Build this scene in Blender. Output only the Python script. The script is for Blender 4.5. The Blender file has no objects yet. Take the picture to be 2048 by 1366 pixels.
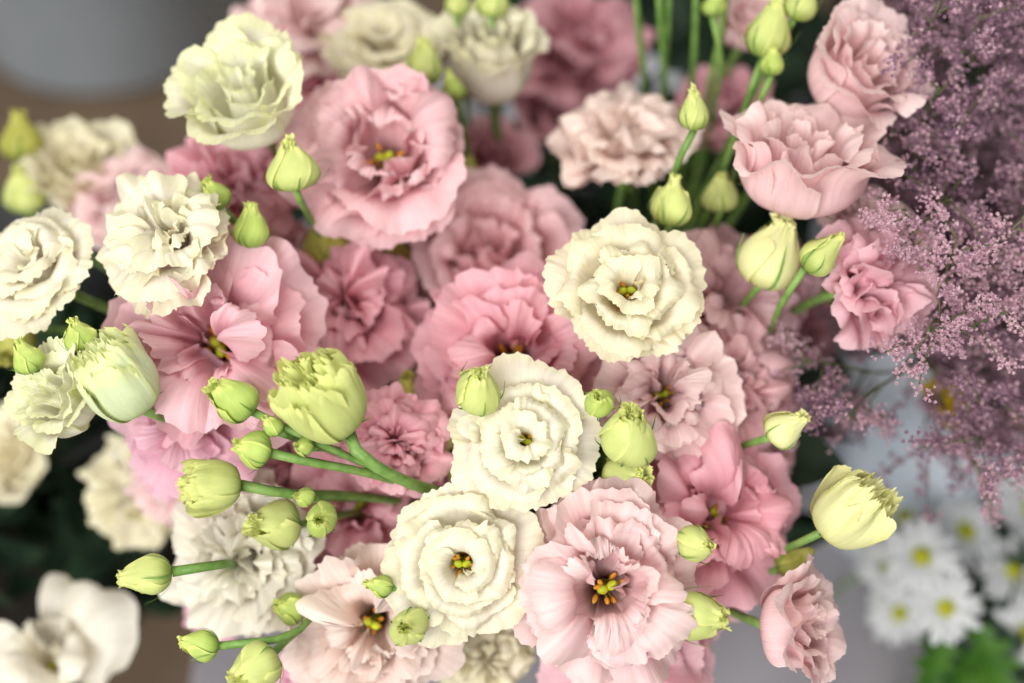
import bpy, math, random
import numpy as np
from mathutils import Vector, Matrix

# ------------------------------------------------------------------ camera, world, lights
sc = bpy.context.scene
COL = sc.collection
PITCH = math.radians(50.0)
CAM = Vector((0.0, 0.0, 0.95))
RIGHT = Vector((1, 0, 0))
FWD = Vector((0, math.cos(PITCH), -math.sin(PITCH)))
UP = Vector((0, math.sin(PITCH), math.cos(PITCH)))
K = 36.0 / 50.0 / 2048.0            # tangent per photo pixel (50 mm lens)

cd = bpy.data.cameras.new('camera')
cam = bpy.data.objects.new('camera', cd)
COL.objects.link(cam)
cam.location = CAM
cam.rotation_euler = (math.pi / 2 - PITCH, 0, 0)
cd.lens = 50
cd.sensor_width = 36
cd.clip_start = 0.02
cd.clip_end = 50
cd.dof.use_dof = True
cd.dof.focus_distance = 0.598
cd.dof.aperture_fstop = 2.4
sc.camera = cam

w = bpy.data.worlds.new('World')
sc.world = w
w.use_nodes = True
w.node_tree.nodes['Background'].inputs[0].default_value = (0.98, 0.985, 1.0, 1)
w.node_tree.nodes['Background'].inputs[1].default_value = 0.38


def area(name, loc, target, size, power, col):
    ld = bpy.data.lights.new(name, 'AREA')
    ld.shape = 'RECTANGLE'
    ld.size, ld.size_y = size
    ld.energy = power
    ld.color = col
    o = bpy.data.objects.new(name, ld)
    COL.objects.link(o)
    o.location = loc
    o.rotation_euler = (Vector(target) - Vector(loc)).to_track_quat('-Z', 'Y').to_euler()
    return o


area('shop_window_light', (-0.9, -1.3, 1.7), (0, 0.45, 0.4), (1.6, 1.4), 62, (1.0, 0.985, 0.965))
area('ceiling_light', (0.1, 0.6, 2.4), (0, 0.5, 0.4), (1.2, 1.2), 15, (1.0, 0.93, 0.82))

sc.view_settings.view_transform = 'Standard'
sc.view_settings.look = 'None'
sc.view_settings.gamma = 1.0
sc.view_settings.exposure = 0.19
sc.render.engine = 'CYCLES'
sc.cycles.use_denoising = True
sc.cycles.max_bounces = 6
sc.cycles.use_adaptive_sampling = True
sc.cycles.adaptive_threshold = 0.03
sc.cycles.diffuse_bounces = 4
sc.cycles.transmission_bounces = 5
sc.cycles.glossy_bounces = 2
sc.cycles.sample_clamp_indirect = 6.0


def at(px, py, d):
    """world point seen at photo pixel (px,py) at distance d along the view axis"""
    return CAM + d * (FWD + (px - 1024) * K * RIGHT + (683 - py) * K * UP)


def cam_dir(a):
    v = a[0] * RIGHT + a[1] * UP - a[2] * FWD
    return v.normalized()


# ------------------------------------------------------------------ materials
def srgb(r, g, b):
    def f(c):
        c /= 255.0
        return c / 12.92 if c <= 0.04045 else ((c + 0.055) / 1.055) ** 2.4
    return (f(r), f(g), f(b), 1.0)


class NT:
    def __init__(self, name):
        self.m = bpy.data.materials.new(name)
        self.m.use_nodes = True
        self.t = self.m.node_tree
        self.t.nodes.clear()
        self.out = self.n('ShaderNodeOutputMaterial')

    def n(self, typ, **kw):
        x = self.t.nodes.new(typ)
        for k, v in kw.items():
            setattr(x, k, v)
        return x

    def l(self, a, b):
        self.t.links.new(a, b)

    def val(self, sock, v):
        if hasattr(v, 'is_output') or isinstance(v, bpy.types.NodeSocket):
            self.l(v, sock)
        else:
            sock.default_value = v

    def math(self, op, a, b=0.0, c=0.0):
        x = self.n('ShaderNodeMath', operation=op)
        self.val(x.inputs[0], a)
        self.val(x.inputs[1], b)
        self.val(x.inputs[2], c)
        return x.outputs[0]

    def smooth(self, v, a, b, lo=0.0, hi=1.0):
        x = self.n('ShaderNodeMapRange', interpolation_type='SMOOTHSTEP')
        self.val(x.inputs['Value'], v)
        x.inputs['From Min'].default_value = a
        x.inputs['From Max'].default_value = b
        x.inputs['To Min'].default_value = lo
        x.inputs['To Max'].default_value = hi
        return x.outputs[0]

    def mix(self, f, a, b, blend='MIX'):
        x = self.n('ShaderNodeMix', data_type='RGBA', blend_type=blend)
        self.val(x.inputs[0], f)
        self.val(x.inputs[6], a)
        self.val(x.inputs[7], b)
        return x.outputs[2]

    def noise(self, vec, scale, detail=2.0, dist=0.0, rough=0.5):
        x = self.n('ShaderNodeTexNoise')
        if vec is not None:
            self.l(vec, x.inputs['Vector'])
        x.inputs['Scale'].default_value = scale
        x.inputs['Detail'].default_value = detail
        x.inputs['Distortion'].default_value = dist
        x.inputs['Roughness'].default_value = rough
        return x.outputs[0]


def petal_mat(name, body, edge, throat, trans=0.38, edge_amt=0.6, throat_to=0.42, rough=0.55, tsat=1.0, bump=0.2, vein=0.09, pale=0.0):
    """petal: colour runs from throat (v=0) through body to the fringed edge (v=1); faint lengthwise veins; lets light through"""
    N = NT(name)
    uv = N.n('ShaderNodeUVMap')
    sep = N.n('ShaderNodeSeparateXYZ')
    N.l(uv.outputs[0], sep.inputs[0])
    u, v = sep.outputs[0], sep.outputs[1]
    oi = N.n('ShaderNodeObjectInfo')
    rnd = oi.outputs['Random']
    off = N.n('ShaderNodeCombineXYZ')
    N.l(N.math('MULTIPLY', rnd, 37.0), off.inputs[0])
    N.l(N.math('MULTIPLY', rnd, 91.0), off.inputs[1])
    add = N.n('ShaderNodeVectorMath', operation='ADD')
    N.l(uv.outputs[0], add.inputs[0])
    N.l(off.outputs[0], add.inputs[1])
    # fan-shaped vein coordinate
    mp = N.n('ShaderNodeVectorMath', operation='MULTIPLY')
    N.l(add.outputs[0], mp.inputs[0])
    mp.inputs[1].default_value = (26.0, 1.3, 1.0)
    veins = N.noise(mp.outputs[0], 1.0, 3.0, 0.6, 0.6)
    mp2 = N.n('ShaderNodeVectorMath', operation='MULTIPLY')
    N.l(add.outputs[0], mp2.inputs[0])
    mp2.inputs[1].default_value = (3.0, 3.0, 1.0)
    blot = N.noise(mp2.outputs[0], 1.0, 3.0, 0.3, 0.55)
    f1 = N.smooth(N.math('ADD', v, N.math('MULTIPLY', N.math('SUBTRACT', veins, 0.5), 0.25)), 0.08, throat_to)
    c = N.mix(f1, throat, body)
    f2 = N.math('MULTIPLY', N.smooth(N.math('ADD', v, N.math('MULTIPLY', N.math('SUBTRACT', blot, 0.5), 0.5)), 0.74, 1.0), edge_amt)
    ue = N.math('MULTIPLY', N.smooth(N.math('ABSOLUTE', N.math('MULTIPLY_ADD', u, 2.0, -1.0)), 0.86, 1.0), edge_amt)
    c = N.mix(N.math('MAXIMUM', f2, ue), c, edge)
    # blotches and veins
    k = N.smooth(veins, 0.3, 0.7, 1.0 - vein, 1.0 + vein * 0.4)
    k2 = N.smooth(blot, 0.3, 0.7, 0.95, 1.03)
    k3 = N.math('MULTIPLY_ADD', rnd, 0.10, 0.95)
    kk = N.math('MULTIPLY', N.math('MULTIPLY', k, k2), k3)
    comb = N.n('ShaderNodeCombineXYZ')
    for i in range(3):
        N.l(kk, comb.inputs[i])
    c = N.mix(1.0, c, comb.outputs[0], 'MULTIPLY')
    bp = N.n('ShaderNodeBump')
    bp.inputs['Strength'].default_value = bump
    bp.inputs['Distance'].default_value = 0.0012
    h = N.math('ADD', N.math('MULTIPLY', veins, N.smooth(v, 0.2, 1.0, 0.35, 1.3)), N.math('MULTIPLY', blot, 0.4))
    N.l(h, bp.inputs['Height'])
    pb = N.n('ShaderNodeBsdfPrincipled')
    N.l(c, pb.inputs['Base Color'])
    pb.inputs['Roughness'].default_value = rough
    pb.inputs['Specular IOR Level'].default_value = 0.28
    pb.inputs['Sheen Weight'].default_value = 0.08
    N.l(bp.outputs[0], pb.inputs['Normal'])
    tr = N.n('ShaderNodeBsdfTranslucent')
    hs = N.n('ShaderNodeHueSaturation')
    hs.inputs['Saturation'].default_value = 1.10 * tsat
    hs.inputs['Value'].default_value = 1.0
    N.l(c, hs.inputs['Color'])
    N.l(hs.outputs[0], tr.inputs['Color'])
    N.l(bp.outputs[0], tr.inputs['Normal'])
    mx = N.n('ShaderNodeMixShader')
    mx.inputs[0].default_value = trans
    N.l(pb.outputs[0], mx.inputs[1])
    N.l(tr.outputs[0], mx.inputs[2])
    N.l(mx.outputs[0], N.out.inputs[0])
    return N.m


def simple_mat(name, c1, c2, scale=80.0, rough=0.5, trans=0.0, bump=0.1, spec=0.3, detail=3.0, dist=0.001):
    N = NT(name)
    tc = N.n('ShaderNodeTexCoord')
    nz = N.noise(tc.outputs['Object'], scale, detail, 0.2, 0.55)
    oi = N.n('ShaderNodeObjectInfo')
    f = N.math('ADD', N.smooth(nz, 0.3, 0.7), N.math('MULTIPLY', N.math('SUBTRACT', oi.outputs['Random'], 0.5), 0.4))
    c = N.mix(f, c1, c2)
    pb = N.n('ShaderNodeBsdfPrincipled')
    N.l(c, pb.inputs['Base Color'])
    pb.inputs['Roughness'].default_value = rough
    pb.inputs['Specular IOR Level'].default_value = spec
    bp = N.n('ShaderNodeBump')
    bp.inputs['Strength'].default_value = bump
    bp.inputs['Distance'].default_value = dist
    N.l(nz, bp.inputs['Height'])
    N.l(bp.outputs[0], pb.inputs['Normal'])
    if trans > 0:
        tr = N.n('ShaderNodeBsdfTranslucent')
        N.l(c, tr.inputs['Color'])
        mx = N.n('ShaderNodeMixShader')
        mx.inputs[0].default_value = trans
        N.l(pb.outputs[0], mx.inputs[1])
        N.l(tr.outputs[0], mx.inputs[2])
        N.l(mx.outputs[0], N.out.inputs[0])
    else:
        N.l(pb.outputs[0], N.out.inputs[0])
    return N.m


M = {}
M['cream'] = petal_mat('cream_petal', srgb(251, 246, 231), srgb(242, 238, 192), srgb(190, 136, 50), edge_amt=0.5, throat_to=0.42)
M['creamgreen'] = petal_mat('greenish_cream_petal', srgb(250, 248, 230), srgb(234, 238, 170), srgb(230, 238, 190), edge_amt=0.6, throat_to=0.4)
M['butter'] = petal_mat('butter_cream_petal', srgb(250, 243, 222), srgb(242, 238, 192), srgb(200, 150, 66), edge_amt=0.5, throat_to=0.42)
M['white'] = petal_mat('ivory_petal', srgb(251, 246, 233), srgb(250, 246, 226), srgb(226, 196, 120), edge_amt=0.5)
M['peach'] = petal_mat('peach_petal', srgb(250, 227, 217), srgb(251, 236, 226), srgb(190, 120, 66), edge_amt=0.6)
M['palepink'] = petal_mat('pale_pink_petal', srgb(249, 216, 217), srgb(251, 231, 226), srgb(170, 92, 80), edge_amt=0.6, throat_to=0.48)
M['pink'] = petal_mat('pink_petal', srgb(246, 196, 206), srgb(250, 216, 221), srgb(196, 112, 106), edge_amt=0.6, throat_to=0.48)
M['warmpink'] = petal_mat('warm_pink_petal', srgb(246, 201, 206), srgb(249, 217, 219), srgb(165, 88, 76), edge_amt=0.6, throat_to=0.48)
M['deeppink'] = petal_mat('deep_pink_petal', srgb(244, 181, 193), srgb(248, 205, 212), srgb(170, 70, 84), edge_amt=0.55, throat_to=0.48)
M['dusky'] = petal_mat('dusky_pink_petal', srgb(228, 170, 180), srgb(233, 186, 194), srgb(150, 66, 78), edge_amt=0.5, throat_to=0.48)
M['lilac'] = petal_mat('lilac_pink_petal', srgb(245, 194, 212), srgb(248, 210, 222), srgb(210, 130, 160), edge_amt=0.6)
M['bud'] = petal_mat('bud_petal', srgb(217, 226, 142), srgb(236, 239, 156), srgb(160, 188, 84), trans=0.32, edge_amt=0.8, throat_to=0.5, tsat=0.9, vein=0.03, bump=0.1)
M['budpale'] = petal_mat('pale_bud_petal', srgb(230, 240, 198), srgb(240, 243, 176), srgb(196, 220, 142), trans=0.32, edge_amt=0.8, throat_to=0.5, tsat=0.9, vein=0.03, bump=0.1)
M['budyellow'] = petal_mat('yellow_bud_petal', srgb(238, 238, 178), srgb(242, 241, 172), srgb(216, 222, 138), trans=0.32, edge_amt=0.7, throat_to=0.5, tsat=0.9, vein=0.03, bump=0.1)
M['budgreen'] = petal_mat('green_bud_petal', srgb(188, 208, 108), srgb(226, 234, 136), srgb(142, 176, 78), trans=0.25, edge_amt=0.9, throat_to=0.6, tsat=0.9, vein=0.05, bump=0.15)
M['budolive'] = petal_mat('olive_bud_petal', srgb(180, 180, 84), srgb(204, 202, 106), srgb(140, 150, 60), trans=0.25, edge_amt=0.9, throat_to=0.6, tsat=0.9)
M['sepal'] = simple_mat('sepal_green', srgb(96, 138, 62), srgb(132, 170, 84), 120, 0.5, 0.15)
M['stem'] = simple_mat('stem_green', srgb(96, 134, 62), srgb(128, 160, 84), 160, 0.45, 0.0)
M['anther'] = simple_mat('amber_anther', srgb(186, 118, 20), srgb(216, 156, 50), 900, 0.7, 0.0, 0.5)
M['filament'] = simple_mat('pale_filament', srgb(214, 190, 90), srgb(226, 206, 120), 300, 0.6, 0.2)
M['stigma'] = simple_mat('stigma_green', srgb(196, 200, 40), srgb(170, 186, 50), 700, 0.6, 0.1, 0.4)
M['ovary'] = simple_mat('ovary_green', srgb(130, 150, 50), srgb(150, 170, 60), 300, 0.5)
M['leaf'] = simple_mat('dark_leaf', srgb(28, 46, 32), srgb(44, 66, 44), 30, 0.5, 0.12, 0.2)
M['brightleaf'] = simple_mat('bright_leaf', srgb(44, 88, 20), srgb(70, 114, 30), 40, 0.5, 0.25, 0.3)
M['daisy'] = petal_mat('daisy_petal', srgb(222, 224, 224), srgb(228, 230, 230), srgb(205, 210, 180), trans=0.3, edge_amt=0.3, throat_to=0.25)
M['daisycore'] = simple_mat('daisy_centre', srgb(140, 150, 30), srgb(180, 176, 40), 600, 0.8, 0, 0.8, detail=5)
M['limonium'] = simple_mat('limonium_mauve', srgb(146, 114, 134), srgb(168, 134, 152), 60, 0.8, 0.3, 0.0)
M['limoniumpink'] = simple_mat('limonium_pink', srgb(200, 164, 180), srgb(224, 192, 202), 60, 0.8, 0.3, 0.0)
M['limstem'] = simple_mat('limonium_stem', srgb(84, 92, 62), srgb(108, 110, 78), 90, 0.6)
M['yellow'] = simple_mat('yellow_petal', srgb(214, 180, 30), srgb(226, 196, 60), 60, 0.6, 0.3)
M['floor'] = simple_mat('brown_floor', srgb(98, 82, 66), srgb(116, 98, 80), 9, 0.6, 0, 0.3, detail=6, dist=0.004)
M['bench'] = simple_mat('grey_bench_paint', srgb(150, 146, 152), srgb(164, 160, 165), 14, 0.5, 0, 0.15, detail=6, dist=0.003)
M['greybucket'] = simple_mat('grey_bucket_metal', srgb(176, 186, 194), srgb(188, 197, 205), 10, 0.4, 0, 0.1, detail=5)
M['whitebucket'] = simple_mat('white_bucket_plastic', srgb(222, 228, 236), srgb(230, 235, 240), 8, 0.4, 0, 0.05)
M['blackpot'] = simple_mat('black_pot_plastic', srgb(24, 26, 26), srgb(34, 36, 35), 20, 0.5, 0, 0.05)
M['paper'] = simple_mat('pale_blue_paper', srgb(214, 228, 242), srgb(224, 234, 245), 25, 0.7, 0.2, 0.15)
M['water'] = simple_mat('dark_water', srgb(18, 22, 20), srgb(24, 30, 26), 20, 0.2, 0, 0.02)


# ------------------------------------------------------------------ mesh helpers
_face_cache = {}


def grid_faces(nu, nv):
    key = (nu, nv)
    if key not in _face_cache:
        i = np.arange(nu - 1)[:, None] * nv + np.arange(nv - 1)[None, :]
        i = i.ravel()
        _face_cache[key] = np.stack([i, i + nv, i + nv + 1, i + 1], 1)
    return _face_cache[key]


def mesh_from(name, V, F, uv=None, mat=None, smooth=True):
    """V (n,3), F (m,4) or (m,3) int arrays or list of arrays, uv (n,2) per vertex"""
    me = bpy.data.meshes.new(name)
    Fs = F if isinstance(F, list) else [F]
    loops = np.concatenate([f.ravel() for f in Fs]).astype(np.int32)
    tot = np.concatenate([np.full(len(f), f.shape[1]) for f in Fs]).astype(np.int32)
    start = np.concatenate([[0], np.cumsum(tot)[:-1]]).astype(np.int32)
    me.vertices.add(len(V))
    me.vertices.foreach_set('co', np.ascontiguousarray(V, dtype=np.float32).ravel())
    me.loops.add(len(loops))
    me.loops.foreach_set('vertex_index', loops)
    me.polygons.add(len(tot))
    me.polygons.foreach_set('loop_start', start)
    me.polygons.foreach_set('use_smooth', np.full(len(tot), smooth, dtype=bool))
    if uv is not None:
        l = me.uv_layers.new(name='UVMap')
        l.data.foreach_set('uv', np.ascontiguousarray(uv[loops], dtype=np.float32).ravel())
    if mat is not None:
        me.materials.append(mat)
    me.update(calc_edges=True)
    me.validate()
    return me


def link(name, data, parent=None, mw=None):
    o = bpy.data.objects.new(name, data)
    COL.objects.link(o)
    if parent is not None:
        o.parent = parent
    if mw is not None:
        o.matrix_world = mw
    return o


def tag(o, label=None, cat=None, group=None, kind=None):
    for k, v in (('label', label), ('category', cat), ('group', group), ('kind', kind)):
        if v:
            o[k] = v
    return o


class MB:
    """collects pieces into one mesh"""
    def __init__(self):
        self.V, self.F, self.UV, self.n = [], [], [], 0

    def add(self, V, F, uv=None):
        self.V.append(V)
        for f in (F if isinstance(F, list) else [F]):
            self.F.append(f + self.n)
        self.UV.append(uv if uv is not None else np.zeros((len(V), 2)))
        self.n += len(V)

    def build(self, name, mat, parent=None, smooth=True):
        me = mesh_from(name, np.concatenate(self.V), self.F, np.concatenate(self.UV), mat, smooth)
        return link(name, me, parent)


def tube(pts, radii, seg=8):
    """tube along pts (n,3); returns V,F"""
    P = np.asarray(pts, float)
    n = len(P)
    T = np.gradient(P, axis=0)
    T /= np.linalg.norm(T, axis=1)[:, None] + 1e-12
    ref = np.array([0.31, 0.17, 0.93])
    if abs(T[0] @ ref) > 0.95:
        ref = np.array([1.0, 0.1, 0])
    N0 = np.cross(T[0], ref)
    N0 /= np.linalg.norm(N0)
    V = np.zeros((n, seg, 3))
    a = np.linspace(0, 2 * np.pi, seg, endpoint=False)
    for i in range(n):
        N0 = N0 - T[i] * (N0 @ T[i])
        N0 /= np.linalg.norm(N0) + 1e-12
        B = np.cross(T[i], N0)
        V[i] = P[i] + radii[i] * (np.cos(a)[:, None] * N0 + np.sin(a)[:, None] * B)
    idx = np.arange(n * seg).reshape(n, seg)
    F = np.stack([idx[:-1], np.roll(idx[:-1], -1, 1), np.roll(idx[1:], -1, 1), idx[1:]], -1).reshape(-1, 4)
    V = V.reshape(-1, 3)
    # end caps
    c0, c1 = len(V), len(V) + 1
    V = np.concatenate([V, P[:1], P[-1:]])
    r0, r1 = idx[0], idx[-1]
    cap = np.concatenate([np.stack([np.roll(r0, -1), r0, np.full(seg, c0)], 1), np.stack([r1, np.roll(r1, -1), np.full(seg, c1)], 1)])
    return V, [F, cap]


def hermite(p0, t0, p1, t1, n):
    s = np.linspace(0, 1, n)[:, None]
    p0, t0, p1, t1 = (np.array(x, float) for x in (p0, t0, p1, t1))
    return (2 * s**3 - 3 * s**2 + 1) * p0 + (s**3 - 2 * s**2 + s) * t0 + (-2 * s**3 + 3 * s**2) * p1 + (s**3 - s**2) * t1


def catmull(pts, v):
    """smooth curve through pts (n,k) at parameters v in 0..1 (extrapolates a little past 1)"""
    P = np.asarray(pts, float)
    n = len(P)
    d = np.concatenate([[0], np.cumsum(np.linalg.norm(np.diff(P, axis=0), axis=1))])
    d /= d[-1]
    T = np.gradient(P, d, axis=0)
    shp = v.shape
    x = v.ravel()
    k = np.clip(np.searchsorted(d, x, side='right') - 1, 0, n - 2)
    h = (d[k + 1] - d[k])[:, None]
    s = ((x - d[k])[:, None]) / h
    sc_ = np.minimum(s, 1.0)
    out = (2 * sc_**3 - 3 * sc_**2 + 1) * P[k] + (sc_**3 - 2 * sc_**2 + sc_) * h * T[k] + (-2 * sc_**3 + 3 * sc_**2) * P[k + 1] + (sc_**3 - sc_**2) * h * T[k + 1]
    out = out + (s - sc_) * h * T[k + 1]
    return out.reshape(shp + (P.shape[1],))


def bez(P0, P1, P2, P3, n=13):
    s = np.linspace(0, 1, n)[:, None]
    P0, P1, P2, P3 = (np.array(p, float) for p in (P0, P1, P2, P3))
    return (1 - s)**3 * P0 + 3 * s * (1 - s)**2 * P1 + 3 * s * s * (1 - s) * P2 + s**3 * P3


def wav(rg, u, freqs, amps):
    out = np.zeros_like(u)
    for f, a in zip(freqs, amps):
        out += a * np.sin(np.pi * f * u * rg.uniform(0.85, 1.15) + rg.uniform(0, 6.28))
    return out


def petal(rg, prof, phi, ha, nu=36, nv=15, fall=0.32, fp=3.0, imb=0.05, cup=0.0, twist=0.0, ruf=0.06, rfreq=(2, 3.4, 5.5), fringe=0.03, rexp=2.3, base_ha=1.0, warp=0.03, fold=0.0, crimp=1.0, asym=0.0, cs=0.72, tooth=1.0):
    """one petal in flower units. prof: (n,2) polyline (r,z) base to rim; phi azimuth; ha half angle"""
    u1 = np.linspace(-1, 1, nu)
    s = np.linspace(0, 1, nv)
    v1 = 1 - (1 - s)**1.35
    u, v = np.meshgrid(u1, v1, indexing='ij')
    edge = 1 - fall * np.abs(u1)**fp - asym * np.clip((u1 + 0.35) / 1.35, 0, 1)**1.3
    edge = edge + tooth * wav(rg, u1, (1.5, 3, 6), (0.02, 0.014, 0.008)) + fringe * (rg.random(nu) - 0.5) * 1.2 + fringe * wav(rg, u1, (9, 14), (0.45, 0.35))
    lu = edge[:, None]
    # the fringe lives near the edge only
    ve = v * lu
    pz = catmull(prof, ve)
    dp = catmull(prof, np.clip(ve + 0.02, 0, 1.2)) - catmull(prof, np.clip(ve - 0.02, 0, 1.2))
    dp /= np.linalg.norm(dp, axis=-1, keepdims=True) + 1e-9
    r, z = pz[..., 0], pz[..., 1]
    nr, nz = dp[..., 1], -dp[..., 0]
    amp = ruf * v**rexp
    ru = wav(rg, u + 0.12 * np.sin(4 * v + rg.uniform(0, 6)), rfreq, [1.0 / (1 + 0.35 * i) for i in range(len(rfreq))])
    fine = 0.0065 * crimp * wav(rg, u + 0.05 * np.sin(6 * v), (9, 14, 20, 26), (0.9, 0.9, 0.7, 0.4)) * np.clip((v - cs) / (1 - cs), 0, 1)**1.3
    disp = amp * ru + fine + warp * np.sin(rg.uniform(1.4, 2.4) * u + 3 * v + rg.uniform(0, 6)) * v**1.4
    r = r + nr * disp
    z = z + nz * disp
    r = r * (1 + imb * u + cup * u * u * v)
    z = z + fold * u * v
    hav = ha * (base_ha + (1 - base_ha) * np.clip(v * 1.6, 0, 1))
    lat = 0.03 * v**2 * np.sin(rg.uniform(2, 5) * u + rg.uniform(0, 6))
    al = phi + u * hav + twist * ve + lat
    V = np.stack([r * np.cos(al), r * np.sin(al), z], -1).reshape(-1, 3)
    uv = np.stack([(u * 0.5 + 0.5), v], -1).reshape(-1, 2)
    return V, grid_faces(nu, nv), uv


def ellipsoid(c, ax, length, rad, seg=8, rings=6):
    t = np.linspace(0, np.pi, rings)
    pts = np.array([np.array(c) + np.array(ax) * (-math.cos(a)) * length / 2 for a in t])
    rr = np.maximum(np.sin(t), 0.05) * rad
    return tube(pts, rr, seg)


# ------------------------------------------------------------------ flower architecture (flower units: radius about 1)
def arch(kind, rg, p):
    """list of petal argument dicts"""
    out = []
    J = lambda sd: rg.normal(0, sd)

    def ring(n, wall, rim, z, ha, phi0, shape, **kw):
        for j in range(n):
            q = j / n
            jt = kw.get('jit', 1.0)
            sp = kw.get('spiral', 1.0)
            w_ = wall * (1 + 0.16 * sp * (q - 0.5) + J(0.04) * jt)
            r_ = rim * (1 + 0.07 * sp * (q - 0.5) + J(0.045) * jt)
            z_ = z * (1 + J(0.035) * jt)
            if shape != 'cup':
                r_ = max(r_, w_ + 0.05)
            g = r_ - w_
            if shape == 'roll':      # wall, then the rim rolls over like a doughnut
                k = kw.get('drop', 0.92) + J(0.05)
                pts = [(0.05, 0.0), (w_ * 0.72, z_ * 0.32), (w_ * 0.98, z_ * 0.70), (w_ + 0.28 * g, z_ * 0.95), (w_ + 0.66 * g, z_ * 1.0), (r_, z_ * k)]
            elif shape == 'cup':     # swelling cup with a lip that flares
                pts = [(0.06, 0.0), (w_ * 0.72, z_ * 0.12), (w_ * 1.0, z_ * 0.42), (w_ * 1.0, z_ * 0.72), (w_ + 0.4 * g, z_ * 0.93), (r_, z_)]
            else:                    # trumpet: narrow throat opening flat
                k = kw.get('drop', 0.95) + J(0.08)
                pts = [(0.05, 0.0), (w_ * 0.62, z_ * 0.38), (w_ * 1.0, z_ * 0.74), (w_ + 0.33 * g, z_ * 0.95), (w_ + 0.68 * g, z_ * 1.0), (r_, z_ * k)]
            d = dict(prof=np.array(pts), phi=phi0 + 2 * math.pi * q + J(0.12) * jt, ha=ha * (1 + J(0.07)), ruf=kw.get('ruf', 0.03) * rg.uniform(0.7, 1.4), fringe=kw.get('fringe', 0.02), imb=kw.get('imb', 0.07), fall=kw.get('fall', 0.24), fp=kw.get('fp', 3.4), warp=kw.get('warp', 0.025), rfreq=kw.get('rfreq', (1.7, 3.1)), rexp=kw.get('rexp', 3.2), crimp=kw.get('crimp', 1.0), cup=kw.get('cup', 0.0) + J(0.03), nu=kw.get('nu', 52), fold=J(0.03))
            out.append(d)

    def petaloids(n, z, r):
        for j in range(n):
            a_ = rg.uniform(0, 6.28)
            x = rg.uniform(0.5, 1.0) * r
            pts = [(0.03, z * 0.2), (x * 0.9, z * 0.55), (x * 0.8, z * 0.85), (x * 0.25, z * rg.uniform(0.92, 1.02))]
            out.append(dict(prof=np.array(pts), phi=a_, ha=rg.uniform(0.5, 0.9), ruf=0.05, fringe=0.03, imb=0.1, fall=0.55, fp=2.0, warp=0.05, rfreq=(1.5, 2.7), rexp=2.0, nu=24))

    fr = p.get('fringe', 0.020)
    rf = p.get('ruf', None)
    if kind == 'rose':            # rosette: rings of broad petals whose rims roll outward
        H = p.get('H', 0.85)
        ho = p.get('hole', 0.13)
        op = p.get('open', 1.0)
        R_ = rf or 0.03
        ring(3, ho * 0.9, ho + 0.20, H * 1.0, 1.55, rg.uniform(0, 6), 'roll', jit=1.5, spiral=1.9, ruf=R_ * 0.6, fringe=fr * 0.6, drop=0.97, imb=0.20, fall=0.14, crimp=0.5)
        ring(4, ho + 0.18, 0.58, H * (1.0 - 0.14 * op), 1.30, rg.uniform(0, 6), 'roll', jit=1.5, spiral=1.9, ruf=R_, fringe=fr, drop=0.92, fall=0.15, imb=0.10)
        ring(4, ho + 0.36, 0.81, H * (1.0 - 0.34 * op), 1.20, rg.uniform(0, 6), 'roll', jit=1.5, spiral=1.9, ruf=R_ * 1.1, fringe=fr, drop=0.88, fall=0.17, imb=0.09)
        ring(p.get('n', 5), ho + 0.48, 1.02, H * (1.0 - 0.60 * op), 0.98, rg.uniform(0, 6), 'roll', jit=1.5, spiral=1.9, ruf=R_ * 1.3, fringe=fr * 1.2, drop=0.90, rfreq=(1.4, 2.6), fall=0.2, crimp=1.3)
        petaloids(p.get('petaloid', 1), H * 0.95, ho)
    elif kind == 'cup':           # deep tulip-like cup
        H = p.get('H', 1.3)
        fl = p.get('flare', 1.0)
        R_ = rf or 0.05
        ring(3, 0.20, 0.26, H * 0.98, 1.3, rg.uniform(0, 6), 'cup', ruf=R_ * 0.6, fringe=fr, imb=0.16)
        ring(3, 0.44, 0.46 + 0.12 * fl, H * 1.0, 1.2, rg.uniform(0, 6), 'cup', ruf=R_, fringe=fr, imb=0.10)
        ring(3, 0.62, 0.64 + 0.22 * fl, H * 0.95, 1.2, rg.uniform(0, 6), 'cup', ruf=R_ * 1.2, fringe=fr)
        ring(p.get('n', 4), 0.76, 0.78 + 0.30 * fl, H * 0.88, 1.0, rg.uniform(0, 6), 'cup', ruf=R_ * 1.4, fringe=fr, rfreq=(1.3, 2.4))
    elif kind == 'open':          # wide trumpet with a visible throat
        H = p.get('H', 0.95)
        th = p.get('throat', 0.26)
        R_ = max(rf or 0.09, 0.085)
        kw = dict(ruf=R_, fringe=fr, rexp=2.2, crimp=1.35, fall=0.2)
        ring(p.get('ni', 4), th, 0.45, H * 1.08, 1.15, rg.uniform(0, 6), 'open', rfreq=(1.2, 2.2), warp=0.13, drop=0.99, cup=rg.normal(0, 0.14), jit=2.2, **kw)
        if p.get('loose'):      # few broad petals only
            ring(4, th + 0.12, 1.0, H * 0.9, 1.0, rg.uniform(0, 6), 'open', rfreq=(1.2, 2.0), warp=0.2, drop=0.9, cup=0.15, jit=2.2, ruf=R_, fringe=0.006, rexp=2.2, crimp=0.5, fall=0.3)
            petaloids(3, H * 0.9, th)
            return out
        ring(5, th + 0.08, 0.66, H * 1.02, 1.05, rg.uniform(0, 6), 'open', rfreq=(1.5, 2.6), warp=0.12, drop=0.97, cup=rg.normal(0, 0.10), jit=2.0, **kw)
        ring(5, th + 0.17, 0.86, H * 0.85, 1.05, rg.uniform(0, 6), 'open', rfreq=(1.6, 2.8), warp=0.11, cup=rg.normal(0, 0.08), jit=1.8, **kw)
        ring(p.get('n', 6), th + 0.26, 1.03, H * 0.58, 0.92, rg.uniform(0, 6), 'open', rfreq=(1.5, 2.7), warp=0.10, jit=1.6, **kw)
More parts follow.
